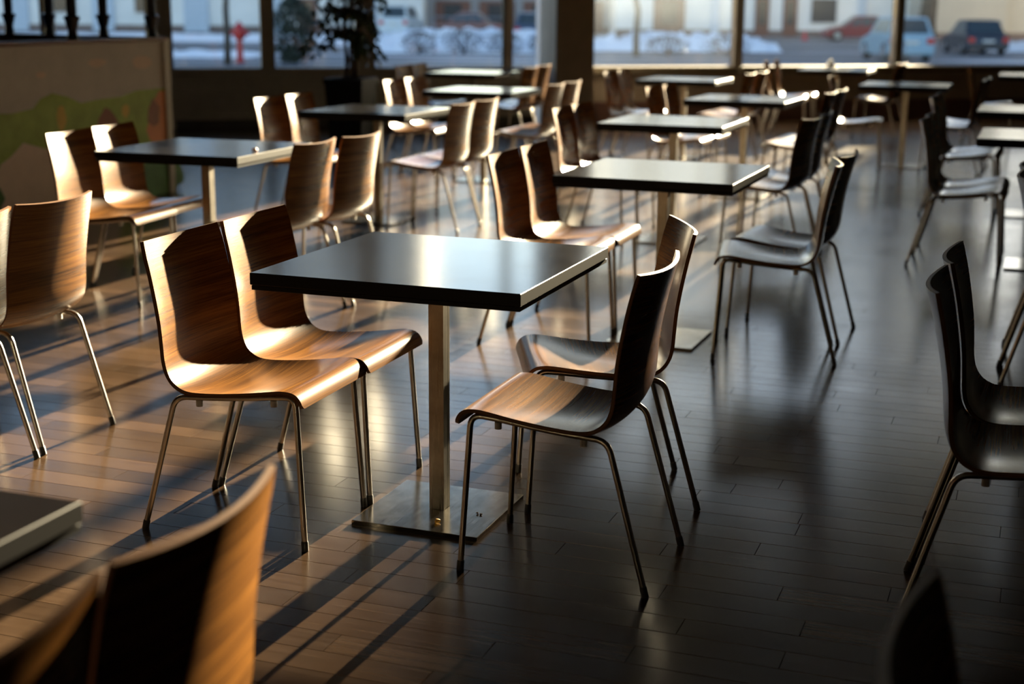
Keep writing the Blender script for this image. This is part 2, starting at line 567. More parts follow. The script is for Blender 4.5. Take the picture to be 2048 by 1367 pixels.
def shell_mesh():
    NS, NT, TH = 54, 16, .0105
    pts = catmull([(x, z, o) for (x, z), o in zip(PROF, OFFS)], NS)
    inner, S_ = [], []
    arc = 0
    for i, (x, z, o) in enumerate(pts):
        a, b = pts[max(i - 1, 0)], pts[min(i + 1, NS)]
        tx, tz = b[0] - a[0], b[1] - a[1]
        l = math.hypot(tx, tz)
        nx, nz = tz / l, -tx / l            # sitter side normal: up on the seat, forward on the back
        if i:
            arc += math.hypot(x - pts[i - 1][0], z - pts[i - 1][1])
        S_.append(arc)
        hw = .2025 - .004 * max(0, (z - .5) / .32)
        row = []
        for j in range(NT + 1):
            t = -1 + 2 * j / NT
            h = hw
            if i <= 1:
                h = hw - .004 * (2 - i)
            if i >= NS - 1:
                h = hw - .003 * (i - NS + 2)
            k = (1 - t * t)
            row.append(Vector((x - nx * o * k, t * h, z - nz * o * k)))
        inner.append(row)
    nrm = [[None] * (NT + 1) for _ in range(NS + 1)]
    for i in range(NS + 1):
        for j in range(NT + 1):
            du = inner[min(i + 1, NS)][j] - inner[max(i - 1, 0)][j]
            dv = inner[i][min(j + 1, NT)] - inner[i][max(j - 1, 0)]
            nn = dv.cross(du).normalized()
            nrm[i][j] = nn
    # make sure normals point to the outer (under / rear) side
    if nrm[NS // 3][NT // 2].z > 0:
        nrm = [[-q for q in r] for r in nrm]
    layers = []
    for k in (0, .34, .66, 1.0):
        layers.append([[inner[i][j] + nrm[i][j] * TH * k for j in range(NT + 1)] for i in range(NS + 1)])
    verts, idx = [], {}
    def vid(l, i, j):
        key = (l, i, j)
        if key not in idx:
            idx[key] = len(verts)
            verts.append(layers[l][i][j])
        return idx[key]
    faces, mi, uvs = [], [], []
    def quad(keys, m):
        faces.append([vid(*k) for k in keys])
        mi.append(m)
        uvs.append([(S_[k[1]], layers[0][k[1]][k[2]].y + .3) for k in keys])
    for i in range(NS):
        for j in range(NT):
            quad([(0, i, j), (0, i + 1, j), (0, i + 1, j + 1), (0, i, j + 1)], 0)
            quad([(3, i, j), (3, i, j + 1), (3, i + 1, j + 1), (3, i + 1, j)], 0)
    for l in range(3):
        m = 2 if l == 1 else 1
        for i in range(NS):
            quad([(l, i, 0), (l + 1, i, 0), (l + 1, i + 1, 0), (l, i + 1, 0)], m)
            quad([(l, i, NT), (l, i + 1, NT), (l + 1, i + 1, NT), (l + 1, i, NT)], m)
        for j in range(NT):
            quad([(l, 0, j), (l, 0, j + 1), (l + 1, 0, j + 1), (l + 1, 0, j)], m)
            quad([(l, NS, j), (l + 1, NS, j), (l + 1, NS, j + 1), (l, NS, j + 1)], m)
    me = bpy.data.meshes.new('shell')
    me.from_pydata([tuple(q) for q in verts], [], faces)
    for m in (M_WOOD, M_PLY, M_PLY2):
        me.materials.append(m)
    me.polygons.foreach_set('material_index', mi)
    uvl = me.uv_layers.new(name='UVMap')
    flat = [c for fuv in uvs for uv in fuv for c in uv]
    uvl.data.foreach_set('uv', flat)
    bm = bmesh.new()
    bm.from_mesh(me)
    bmesh.ops.recalc_face_normals(bm, faces=bm.faces)
    bm.to_mesh(me)
    bm.free()
    me.polygons.foreach_set('use_smooth', [True] * len(me.polygons))
    me.set_sharp_from_angle(angle=R(50))
    me.update()
    return me

def bend(a, b, c, r=.035, n=6):
    "points rounding the corner b between a and c"
    a, b, c = Vector(a), Vector(b), Vector(c)
    p, q = b + (a - b).normalized() * r, b + (c - b).normalized() * r
    out = []
    for i in range(n + 1):
        t = i / n
        out.append(p * (1 - t) ** 2 + b * 2 * t * (1 - t) + q * t * t)
    return out
TR_ = .0082
meshes = {}
meshes['shell'] = shell_mesh()
for sy in (1, -1):
    ff, ft, fi = Vector((.25, sy * .190, .012)), Vector((.226, sy * .176, .426)), Vector((.15, sy * .170, .4175))
    pth = [ff] + bend(ff, ft, fi, .034) + [fi]
    meshes['leg_f%d' % sy] = MB().tube(pth, TR_, 12).mesh('leg', M_CHROME, True, 60)
    bf, bt, bi = Vector((-.25, sy * .190, .012)), Vector((-.142, sy * .178, .394)), Vector((-.06, sy * .170, .3965))
    pth = [bf] + bend(bf, bt, bi, .034) + [bi]
    meshes['leg_b%d' % sy] = MB().tube(pth, TR_, 12).mesh('leg', M_CHROME, True, 60)
    meshes['rail%d' % sy] = MB().tube([fi, (.08, sy * .17, .409), (.01, sy * .17, .402), bi], TR_, 12).mesh('rail', M_CHROME, True, 60)
    for nm, p0, p1 in (('f', ff, ft), ('b', bf, bt)):
        d = (p1 - p0).normalized()
        base = p0 - d * ((p0.z - .002) / d.z)
        cap = MB().tube([base - Vector((0, 0, .002)), base + d * .022, base + d * .026], [.0098, .0098, .0085], 12)
        meshes['cap_%s%d' % (nm, sy)] = cap.mesh('foot_cap', M_BLACKP, True, 40)
    for nm, xx, zz in (('f', .155, .409), ('b', -.075, .388)):
        meshes['buf_%s%d' % (nm, sy)] = MB().lathe([(.0095, zz - .018), (.0095, zz)], 10, (xx, sy * .165, 0)).mesh('buffer', M_BUFFER, True, 40)
meshes['cross'] = MB().box((.05, 0, .3985), (.05, .33, .004)).mesh('cross_plate', M_CHROME)

def make_chair():
    e = obj('shell_chair', None)
    obj('shell', meshes['shell'], e)
    for sy in (1, -1):
        for k in 'fb':
            l = obj('leg', meshes['leg_%s%d' % (k, sy)], e)
            obj('foot_cap', meshes['cap_%s%d' % (k, sy)], l)
            obj('buffer', meshes['buf_%s%d' % (k, sy)], e)
        obj('rail', meshes['rail%d' % sy], e)
    return e
proto_chair = make_chair()
used = []
def chair(u, v, ang, label, group):
    if not used:
        o = proto_chair
    else:
        o = copy_tree(proto_chair)
    used.append(1)
    o.location = W2(u, v)
    o.rotation_euler = (0, 0, ROWA + R(ang))
    return tag(o, label, 'chair', group)

# ------------------------------------------------------------------ table prototype
TW, TH_ = .77, .75
def make_table():
    e = obj('square_table', None)
    top = MB().box((0, 0, TH_ - .0165), (TW, TW, .033), ch=.0015)
    me = top.mesh('tabletop', [M_LAM, M_LAMEDGE])
    for p in me.polygons:
        p.material_index = 0 if p.normal.z > .9 else 1
    obj('tabletop', me, e)
    obj('lower_board', MB().box((0, 0, TH_ - .0405), (TW - .006, TW - .006, .013), ch=.001).mesh('lower_board', M_LAMEDGE), e)
    obj('shadow_gap', MB().box((0, 0, TH_ - .0335), (TW - .016, TW - .016, .003)).mesh('shadow_gap', M_BLACKP), e)
    obj('mounting_plate', MB().box((0, 0, TH_ - .051), (.3, .3, .008)).mesh('mounting_plate', M_BLACKP), e)
    obj('post', MB().box((0, 0, (.009 + TH_ - .055) / 2), (.046, .046, TH_ - .064), ch=.003).mesh('post', M_POST), e)
    obj('base_plate', MB().box((0, 0, .0055), (.386, .386, .011), ch=.001).mesh('base_plate', M_PLATE), e)
    return e
proto_table = make_table()
tused = []
def table(u, v, ang, label):
    o = proto_table if not tused else copy_tree(proto_table)
    tused.append(1)
    o.location = W2(u, v)
    o.rotation_euler = (0, 0, ROWA + R(ang))
    return tag(o, label, 'table', 'square black dining tables')

TABLES = {
 'T1': (0, 0, 0, 'sharp black square table in the centre foreground on a steel base plate', 'the sharp centre table'),
 'T2': (.04, 2.43, -.6, 'black square table directly behind the sharp centre table', 'the table directly behind the centre one'),
 'T3': (-2.30, 2.50, 1.5, 'black square table on the left before the painted play wall', 'the left table before the painted wall'),
 'T4': (-2.63, 5.17, -1, 'black square table in front of the black plant pot', 'the table before the plant pot'),
 'T5': (-2.80, 7.57, 0, 'bright-topped square table second from the windows, left of the pillar', 'the second-farthest table left of the pillar'),
 'T6': (-4.01, 10.40, -.5, 'smallest bright-topped table left of the pillar, nearest the window', 'the farthest table left of the pillar'),
 'T7': (-.58, 5.12, 0, 'square table with a sunlit right edge, third back in the centre row', 'the third table of the centre row'),
 'T8': (-.60, 7.46, -2, 'square table fourth back in the centre row, just right of the pillar', 'the fourth table of the centre row'),
 'T9': (-1.70, 10.07, 0, 'small bright-topped table just right of the pillar under the hazy window', 'the table under the hazy window'),
 'T10': (.36, 10.12, 0, 'square table on a thin post under the silver parked car', 'the table under the silver car'),
 'T11': (-.66, 12.98, 0, 'far table with a white napkin against the window sill', 'the table with the white napkin'),
 'T12': (1.515, 7.20, 0, 'upper of the two bright table tops cut by the right edge', 'the upper right-edge table'),
 'T13': (1.62, 5.02, 0, 'lower of the two bright table tops cut by the right edge', 'the lower right-edge table'),
 'T14': (1.47, 12.70, 0, 'tiny table top at the far right edge under the window', 'the tiny far right table'),
 'T0': (-.075, -2.445, 0, 'dark blurred table corner at the bottom left of the picture', 'the dark corner table at bottom left'),
 'TO': (2.10, .10, 0, 'black table just outside the right edge facing the near dark chairs', 'the table outside the right edge'),
 'TN': (2.24, 2.50, 0, 'black table outside the right edge behind the near dark chairs', 'the second table outside the right edge'),
 'TS': (-2.22, 0, 0, 'black table just outside the left edge beside the sunlit chair backs', 'the table outside the left edge'),
 'TP': (2.18, -2.35, 0, 'black table outside the bottom right corner by the blurred chair back', 'the table outside the bottom right corner'),
}
for k, (u, v, ang, lab, ph) in TABLES.items():
    table(u, v, ang, lab)

CHAIRS = [
 ('T1', -.470, -.243, 1, 'n', 'l'), ('T1', -.470, .165, 1, 'f', 'l'), ('T1', .478, -.210, 180, 'n', 'r'), ('T1', .400, .350, 204, 'f', 'r'),
 ('T2', -.420, 2.216, 1, 'n', 'l'), ('T2', -.420, 2.626, 1, 'f', 'l'), ('T2', .560, 2.360, 190, 'n', 'r'), ('T2', .562, 2.800, 177, 'f', 'r'),
 ('T3', -2.740, 2.300, 4, 'n', 'l'), ('T3', -2.775, 2.714, 3, 'f', 'l'), ('T3', -1.820, 2.330, 179, 'n', 'r'), ('T3', -1.780, 2.745, 178, 'f', 'r'),
 ('T4', -3.150, 5.000, 0, 'n', 'l'), ('T4', -3.140, 5.410, 1, 'f', 'l'), ('T4', -2.170, 5.040, 179, 'n', 'r'), ('T4', -2.170, 5.470, 178, 'f', 'r'),
 ('T5', -3.340, 7.420, 1, 'n', 'l'), ('T5', -3.340, 7.850, 0, 'f', 'l'), ('T5', -2.335, 7.440, 179, 'n', 'r'), ('T5', -2.330, 7.870, 179, 'f', 'r'),
 ('T6', -4.400, 9.970, 0, 'n', 'l'), ('T6', -4.420, 10.420, 1, 'f', 'l'), ('T6', -3.540, 10.270, 178, 'n', 'r'), ('T6', -3.560, 10.730, 180, 'f', 'r'),
 ('T7', -1.050, 4.960, 0, 'n', 'l'), ('T7', -1.060, 5.375, -2, 'f', 'l'), ('T7', .100, 4.820, 172, 'n', 'r'), ('T7', .110, 5.250, 176, 'f', 'r'),
 ('T8', -1.120, 7.440, -2, 'n', 'l'), ('T8', -1.090, 7.850, -1, 'f', 'l'), ('T8', -.150, 7.350, 176, 'n', 'r'), ('T8', -.130, 7.770, 177, 'f', 'r'),
 ('T9', -2.170, 9.820, -1, 'n', 'l'), ('T9', -2.150, 10.230, -1, 'f', 'l'), ('T9', -1.270, 10.020, 177, 'n', 'r'), ('T9', -1.230, 10.430, 177, 'f', 'r'),
 ('T10', -.060, 9.850, 4, 'n', 'l'), ('T10', .820, 9.780, 177, 'n', 'r'), ('T10', .850, 10.220, 179, 'f', 'r'),
 ('T11', -1.240, 13.020, 6, 'n', 'l'), ('T11', -1.200, 13.440, 4, 'f', 'l'), ('T11', -.180, 13.200, 168, 'n', 'r'),
 ('T12', 1.040, 7.120, -1, 'n', 'l'), ('T12', 1.050, 7.535, 0, 'f', 'l'),
 ('T13', 1.150, 4.950, -1, 'n', 'l'), ('T13', 1.150, 5.360, 0, 'f', 'l'),
 ('T14', .990, 12.850, 0, 'n', 'l'),
 ('TO', 1.590, -.160, 1, 'n', 'l'), ('TO', 1.600, .252, 0, 'f', 'l'),
 ('TN', 1.740, 2.270, 2, 'n', 'l'), ('TN', 1.740, 2.680, 0, 'f', 'l'),
 ('T0', .385, -2.205, 181, 'f', 'r'), ('T0', .390, -2.620, 180, 'n', 'r'),
 ('TS', -1.665, -.212, 181, 'n', 'r'), ('TS', -1.672, .212, 180, 'f', 'r'),
 ('TP', 1.712, -2.270, -1, 'n', 'l'),
]
lone = {'T10l', 'T11r', 'T14l', 'TPl'}
special = {
 ('TO', 'n', 'l'): 'nearer of the two dark chairs overlapping at the right edge',
 ('TO', 'f', 'l'): 'farther of the two dark chairs overlapping at the right edge',
 ('TN', 'n', 'l'): 'cut-off dark chair at the right edge, nearer one above the overlapping pair',
 ('TN', 'f', 'l'): 'cut-off dark chair at the right edge, farther one above the overlapping pair',
 ('TS', 'n', 'r'): 'wooden chair mostly cut off by the left edge, beside a sunlit chair back',
 ('TS', 'f', 'r'): 'sunlit wooden chair at the left edge seen from behind with shiny legs',
 ('TP', 'n', 'l'): 'dark blurred chair back rising at the bottom right corner',
 ('T0', 'f', 'r'): 'large blurred chair back at the bottom left with golden lit side',
 ('T0', 'n', 'r'): 'dark blurred chair back cut by the bottom left corner',
 ('T1', 'n', 'l'): 'front wooden chair with golden seat, left of the sharp centre table',
 ('T1', 'f', 'l'): 'wooden chair between the centre table and the front golden-seated chair',
 ('T1', 'n', 'r'): 'front wooden chair on the right of the sharp centre table',
 ('T1', 'f', 'r'): 'turned wooden chair behind the front right chair of the centre table',
}
for t, u, v, ang, nf, lr in CHAIRS:
    side = 'left' if lr == 'l' else 'right'
    ph = TABLES[t][4]
    if (t, nf, lr) in special:
        lab = special[(t, nf, lr)]
    elif t + lr in lone:
        lab = 'lone wooden shell chair on the %s of %s' % (side, ph)
    else:
        lab = '%s wooden shell chair on the %s of %s' % ('nearer' if nf == 'n' else 'farther', side, ph)
    chair(u, v, ang, lab, 'bent plywood chairs around the tables')

# ------------------------------------------------------------------ play pen with painted front
PEN0 = Vector((-2.66, 11.16, 0))              # right front corner
dA = Vector((-.37, -.93, 0)).normalized()    # painted side runs towards the camera
dB = Vector((-.90, .44, 0)).normalized()      # far side
PH = 1.15
M_MUR_SKY = paint('mural_grey_sky', (0.450, 0.405, 0.360), .7, .08)
M_MUR_GRN = paint('mural_green', (0.280, 0.364, 0.063), .7, .25, 5)
M_MUR_DGR = paint('mural_dark_green', (0.065, 0.156, 0.039), .7, .25, 8)
M_MUR_PATH = paint('mural_beige', (0.630, 0.480, 0.390), .7, .08)
M_MUR_CLOUD = paint('mural_cloud', (0.588, 0.434, 0.336), .7, .06)
M_MUR_OR = paint('mural_orange', (0.624, 0.247, 0.104), .7, .15)
M_MUR_BR = paint('mural_brown', (0.238, 0.098, 0.049), .7, .2)
M_MUR_YE = paint('mural_yellow', (0.585, 0.390, 0.065), .7, .15)
M_RAIL = paint('pen_rail_red_brown', (.12, .045, .035), .4)
M_SPIN = mat('navy_lacquer', (.008, .012, .03), .3)
pen = obj('play_pen', None)
pen.location = PEN0
pen.rotation_euler.z = math.atan2(dA.y, dA.x)   # local x = along the painted side, local y -> right of it
tag(pen, 'play pen with a painted landscape front, red-brown rail and navy spindles', 'play pen')
LA, LB = 4.2, 3.6
obj('painted_panel', MB().box((LA / 2, -.02, PH / 2), (LA, .04, PH)).mesh('painted_panel', M_MUR_SKY), pen)
rB = math.atan2(dB.y, dB.x) - pen.rotation_euler.z
mB = Matrix.Rotation(rB, 3, 'Z')
obj('far_panel', MB().box(mB @ Vector((LB / 2, .02, PH / 2)), (LB, .04, PH), mtx=mB).mesh('far_panel', M_MUR_CLOUD), pen)
obj('corner_post', MB().box((-.03, -.02, PH / 2 + .01), (.07, .07, PH + .02), ch=.004).mesh('corner_post', M_FRAME), pen)
obj('top_rail', MB().box((LA / 2, -.02, PH + .015), (LA + .05, .08, .03), ch=.006).mesh('top_rail', M_RAIL), pen)
obj('top_rail', MB().box(mB @ Vector((LB / 2 + .03, .02, PH + .015)), (LB, .08, .03), ch=.006, mtx=mB).mesh('top_rail', M_RAIL), pen)
def spindle(x, y):
    pr = [(.026, 0), (.030, .02), (.024, .05), (.034, .10), (.040, .14), (.034, .17), (.045, .20), (.034, .22), (.038, .5), (.030, .9), (.024, 1.3), (.03, 1.34)]
    return obj('spindle', spin_me, pen, (x, y, PH + .03))
spin_me = MB().lathe([(.040, 0), (.036, .03), (.030, .06), (.042, .10), (.046, .125), (.056, .14), (.056, .155), (.034, .165), (.036, .3), (.044, .55), (.038, .8), (.030, 1.1), (.045, 1.13), (.045, 1.18)], 14).mesh('spindle', M_SPIN, True, 40)
for xx in (.10, 1.02, 1.98, 2.9, 3.8):
    spindle(xx, -.02)
for d in (.55, 1.10, 1.52, 2.2, 2.9):
    q = mB @ Vector((d, .02, 0))
    spindle(q.x, q.y)
obj('hand_rail', MB().box((LA / 2, -.02, PH + 1.23), (LA, .08, .05), ch=.008).mesh('hand_rail', M_RAIL), pen)
obj('hand_rail', MB().box(mB @ Vector((LB / 2, .02, PH + 1.23)), (LB, .08, .05), ch=.008, mtx=mB).mesh('hand_rail', M_RAIL), pen)
YF = .0                                          # painted face lies at local y = 0, facing +y
def painted(name, poly, m, lift):
    "flat paint on the panel: thin layer of the polygon (x from the corner, z up)"
    return obj(name, MB().prism(poly, YF - .001, YF + lift).mesh(name, m), pen)
def blob(cx, cz, rx, rz, n=18, j=.18, sd=0):
    r_ = random.Random(sd)
    return [(cx + rx * math.cos(2 * math.pi * i / n) * (1 + r_.uniform(-j, j)), cz + rz * math.sin(2 * math.pi * i / n) * (1 + r_.uniform(-j, j))) for i in range(n)]
painted('painted_meadow', [(0, .0), (0, .80), (.35, .80), (.55, .765), (.80, .76), (1.0, .745), (1.15, .80), (1.3, .83), (1.42, .80), (1.5, .74), (1.7, .72), (1.9, .73), (2.4, .74), (4.2, .72), (4.2, 0)][::-1], M_MUR_GRN, .0006)
painted('painted_path', [(.55, 0), (.62, .15), (.68, .35), (.72, .47), (.85, .50), (.98, .57), (1.1, .50), (1.25, .44), (1.4, .46), (1.62, .52), (1.75, .44), (1.85, .40), (1.95, .25), (1.9, .12), (1.95, 0)][::-1], M_MUR_PATH, .0010)
painted('painted_bushes', blob(.12, .12, .3, .17, 20, .2, 3), M_MUR_DGR, .0014)
painted('painted_bushes', blob(2.15, .12, .3, .2, 20, .2, 4), M_MUR_DGR, .0014)
painted('painted_cloud', blob(.27, 1.0, .12, .05, 16, .12, 1), M_MUR_CLOUD, .0010)
painted('painted_cloud', blob(.80, 1.015, .10, .03, 16, .12, 2), M_MUR_CLOUD, .0010)
painted('painted_cloud', blob(1.40, .955, .05, .022, 14, .12, 5), M_MUR_CLOUD, .0010)
painted('painted_house', [(.0, .50), (.0, .78), (.08, .78), (.16, .70), (.20, .60), (.26, .50), (.22, .42), (.10, .38), (0, .40)][::-1], M_MUR_OR, .0014)
painted('painted_roof', [(.10, .54), (.08, .66), (.16, .73), (.22, .66), (.24, .56), (.17, .52)][::-1], M_MUR_BR, .0020)
painted('painted_tree_stump', [(.56, .46), (.60, .60), (.68, .68), (.74, .70), (.82, .62), (.86, .52), (.84, .46)][::-1], M_MUR_BR, .0016)
painted('painted_flower', blob(.50, .66, .05, .05, 12, .2, 8), M_MUR_YE, .0016)
painted('painted_flower', blob(1.22, .66, .05, .09, 12, .15, 9), M_MUR_YE, .0016)
painted('painted_flower', blob(1.98, .48, .05, .06, 12, .15, 10), M_MUR_OR, .0016)

# ------------------------------------------------------------------ potted plant
pot_c = Vector((-1.545, 13.9, 0))
plant = obj('potted_ficus', None)
plant.location = pot_c
plant.rotation_euler.z = ROWA + R(3)
tag(plant, 'tall leafy ficus tree in a black square planter before the window', 'plant')
M_POT = mat('black_planter', (.006, .006, .008), .6, 0, .1)
M_SOIL = mat('potting_soil', (.02, .014, .01), .95)
M_BARK = paint('ficus_bark', (.05, .035, .025), .8, .3, 30)
M_LEAF = paint('ficus_leaf', (.02, .045, .012), .35, .35, 9)
def frustum(h0, w0, h1, w1):
    a, b = w0 / 2, w1 / 2
    v = [(-a, -a, h0), (a, -a, h0), (a, a, h0), (-a, a, h0), (-b, -b, h1), (b, -b, h1), (b, b, h1), (-b, b, h1)]
    return v, [(3, 2, 1, 0), (4, 5, 6, 7), (0, 1, 5, 4), (1, 2, 6, 5), (2, 3, 7, 6), (3, 0, 4, 7)]
obj('planter', MB().add(*frustum(0, .30, .70, .38)).mesh('planter', M_POT), plant)
rim = MB()
for sx, sy, dx, dy in ((0, -1, .40, .03), (0, 1, .40, .03), (-1, 0, .03, .34), (1, 0, .03, .34)):
    rim.box((sx * .185, sy * .185, .72), (dx, dy, .05), ch=.003)
obj('planter_rim', rim.mesh('planter_rim', M_POT), plant)
obj('soil', MB().box((0, 0, .70), (.33, .33, .02)).mesh('soil', M_SOIL), plant)
lr = random.Random(11)
stems = []
for k in range(5):
    a_ = k * 1.26 + .4
    p0 = Vector((.05 * math.cos(a_), .05 * math.sin(a_), .70))
    pts = [p0]
    for i in range(1, 9):
        f_ = i / 8
        pts.append(Vector((p0.x * (1 + 2.6 * f_ * f_) + lr.uniform(-.015, .015), p0.y * (1 + 2.6 * f_ * f_) + lr.uniform(-.015, .015), .70 + 1.75 * f_)))
    stems.append(pts)
    obj('trunk', MB().tube(pts, [.017 - .0012 * i for i in range(9)], 8).mesh('trunk', M_BARK, True), plant)
twigs = []
tm = MB()
for k in range(130):
    st = stems[k % 5]
    i = lr.randint(2, 8)
    p0 = st[i]
    a_ = lr.uniform(0, 6.283)
    ln = lr.uniform(.18, .46)
    p1 = p0 + Vector((math.cos(a_) * ln * .6, math.sin(a_) * ln * .6, lr.uniform(-.02, .16)))
    p2 = p0 + Vector((math.cos(a_) * ln, math.sin(a_) * ln, lr.uniform(-.26, .06)))
    tm.tube([p0, p1, p2], [.006, .004, .002], 5)
    twigs.append((p0, p1, p2))
obj('twigs', tm.mesh('twigs', M_BARK, True), plant)['kind'] = 'stuff'
def leaf_geo():
    L_ = .085
    w = [0, .014, .021, .020, .012, 0]
    v, f = [], []
    for i in range(6):
        x = L_ * i / 5
        z = -.018 * (i / 5) ** 2
        v += [(x, -w[i], z + .004), (x, 0, z), (x, w[i], z + .004)]
    for i in range(5):
        f += [(i * 3, i * 3 + 1, i * 3 + 4, i * 3 + 3), (i * 3 + 1, i * 3 + 2, i * 3 + 5, i * 3 + 4)]
    return v, f
lv, lf = leaf_geo()
leaf_me = MB().add(lv, lf).mesh('leaf', M_LEAF, True)
LM = []
for k in range(1700):
    p0, p1, p2 = lr.choice(twigs)
    t_ = lr.uniform(.25, 1.0)
    p = p0 * (1 - t_) ** 2 + p1 * 2 * t_ * (1 - t_) + p2 * t_ * t_
    sc = lr.uniform(.8, 1.35)
    mm = Matrix.Translation(p) @ Matrix.Rotation(lr.uniform(0, 6.283), 4, 'Z') @ Matrix.Rotation(lr.uniform(.1, 1.1), 4, 'Y') @ Matrix.Rotation(lr.uniform(-.6, .6), 4, 'X') @ Matrix.Scale(sc, 4)
    LM.append((p.z, mm))
LM.sort(key=lambda q: q[0])
for z_, mm in LM[:290]:
    o = obj('leaf', leaf_me, plant)
    o.matrix_basis = mm
fm = MB()
for z_, mm in LM[290:]:
    fm.add([mm @ Vector(q) for q in lv], lf)
obj('foliage', fm.mesh('foliage', M_LEAF, True), plant)['kind'] = 'stuff'

# ------------------------------------------------------------------ crumbs and napkin
M_YEL = mat('yellow_crumb', (.75, .42, .03), .6)
M_ORA = mat('orange_crumb', (.7, .3, .1), .6)
M_BRC = mat('brown_crumb', (.10, .05, .03), .8)
M_NAP = mat('white_napkin', (.8, .79, .76), .8)
def crumb(name, P, r, m, label, sd):
    bm = bmesh.new()
    bmesh.ops.create_icosphere(bm, subdivisions=2, radius=r)
    q = random.Random(sd)
    for vv in bm.verts:
        vv.co *= q.uniform(.7, 1.25)
        vv.co.z *= .6
    zmin = min(vv.co.z for vv in bm.verts)
    me = bpy.data.meshes.new(name)
    bm.to_mesh(me)
    bm.free()
    me.materials.append(m)
    return tag(obj(name, me, None, P - Vector((0, 0, zmin))), label, 'crumb')
crumb('food_crumb', W2(.045, -.125, .011), .009, M_YEL, 'tiny yellow crumb on the steel base plate of the centre table', 1)
crumb('food_crumb', W2(.125, -.015, .011), .004, M_BRC, 'left brown speck on the steel base plate of the centre table', 2)
crumb('food_crumb', W2(.138, -.02, .011), .004, M_BRC, 'right brown speck on the steel base plate of the centre table', 3)
crumb('food_crumb', W2(-1.985, 2.42, .75), .013, M_ORA, 'orange crumb on the left table before the painted wall', 4)
nm = MB()
G = 7
vv = []
for i in range(G):
    for j in range(G):
        a_, b_ = (i / (G - 1) - .5) * .14, (j / (G - 1) - .5) * .12
        vv.append((a_, b_, .004 + .10 * math.exp(-((a_ / .04) ** 2 + (b_ / .05) ** 2)) * (1 + .3 * math.sin(i * 2.1 + j))))
nm.add(vv, [(i * G + j, (i + 1) * G + j, (i + 1) * G + j + 1, i * G + j + 1) for i in range(G - 1) for j in range(G - 1)])
nap = obj('napkin', nm.mesh('napkin', M_NAP, True), None, W2(-.72, 12.92, .75), .3)
sm = nap.modifiers.new('thickness', 'SOLIDIFY')
sm.thickness = .003
sm.offset = 1
tag(nap, 'crumpled white paper napkin standing on the far table', 'napkin')

# ------------------------------------------------------------------ outside
GZ = -.62
M_ASPH = None
def ground_mat():
    m = mat('wet_asphalt', (.07, .07, .075), .6)
    t, N, L, b = nodes(m)
    g = N.new('ShaderNodeNewGeometry').outputs['Position']
    n1 = noise(t, mapping(t, g, (.06, .5, 1)), 1.0, 4, .6)
    L.new(ramp(t, n1, [(.38, (.075, .075, .085)), (.56, (.14, .14, .155)), (.62, (.62, .63, .66))]), b.inputs['Base Color'])
    return m
gr = obj('ground', MB().box((0, 90, GZ - .5), (400, 190, 1.0)).mesh('ground', ground_mat()))
# keep the outdoor ground clear of the room: cut along the window wall
bm = bmesh.new()
bm.from_mesh(gr.data)
bmesh.ops.bisect_plane(bm, geom=bm.verts[:] + bm.edges[:] + bm.faces[:], plane_co=WP(0, -.26), plane_no=WN, clear_outer=True)
bm.to_mesh(gr.data)
bm.free()
struct(gr, 'grey street with thin snow outside the windows')

M_SNOW = paint('old_snow', (.90, .90, .92), .7, .05, 2)
def snowbank(cx, cy, lx, ly, h, sd, label):
    r_ = random.Random(sd)
    nx, ny = 36, 8
    v, f = [], []
    for i in range(nx + 1):
        for j in range(ny + 1):
            a_, b_ = i / nx, j / ny
            e_ = (math.sin(math.pi * a_) ** .35) * (math.sin(math.pi * b_) ** .6)
            v.append((cx + (a_ - .5) * lx + r_.uniform(-.1, .1), cy + (b_ - .5) * ly + r_.uniform(-.12, .12), GZ - .02 + e_ * h * r_.uniform(.45, 1.15)))
    for i in range(nx):
        for j in range(ny):
            k = i * (ny + 1) + j
            f.append((k, k + ny + 1, k + ny + 2, k + 1))
    o = obj('snow_bank', MB().add(v, f).mesh('snow_bank', M_SNOW, True))
    return tag(o, label, 'snow', None, 'stuff')
snowbank(-16, 78, 26, 9, .35, 1, 'wide strip of snow before the pale building on the left')
snowbank(-12.5, 56, 6, 5, .22, 2, 'small snow patch beside the red hydrant')
snowbank(-1.5, 63, 9, 5, .75, 3, 'snow heaped along the hedge behind the left windows')
snowbank(-1.5, 72, 14, 5, .8, 4, 'rear snow ridge behind the hedge')
snowbank(7.5, 68, 9, 7, .85, 5, 'snow mound behind the hazy window')
snowbank(26.0, 70, 8, 5, .45, 6, 'snow patch behind the dark sedan at the right')

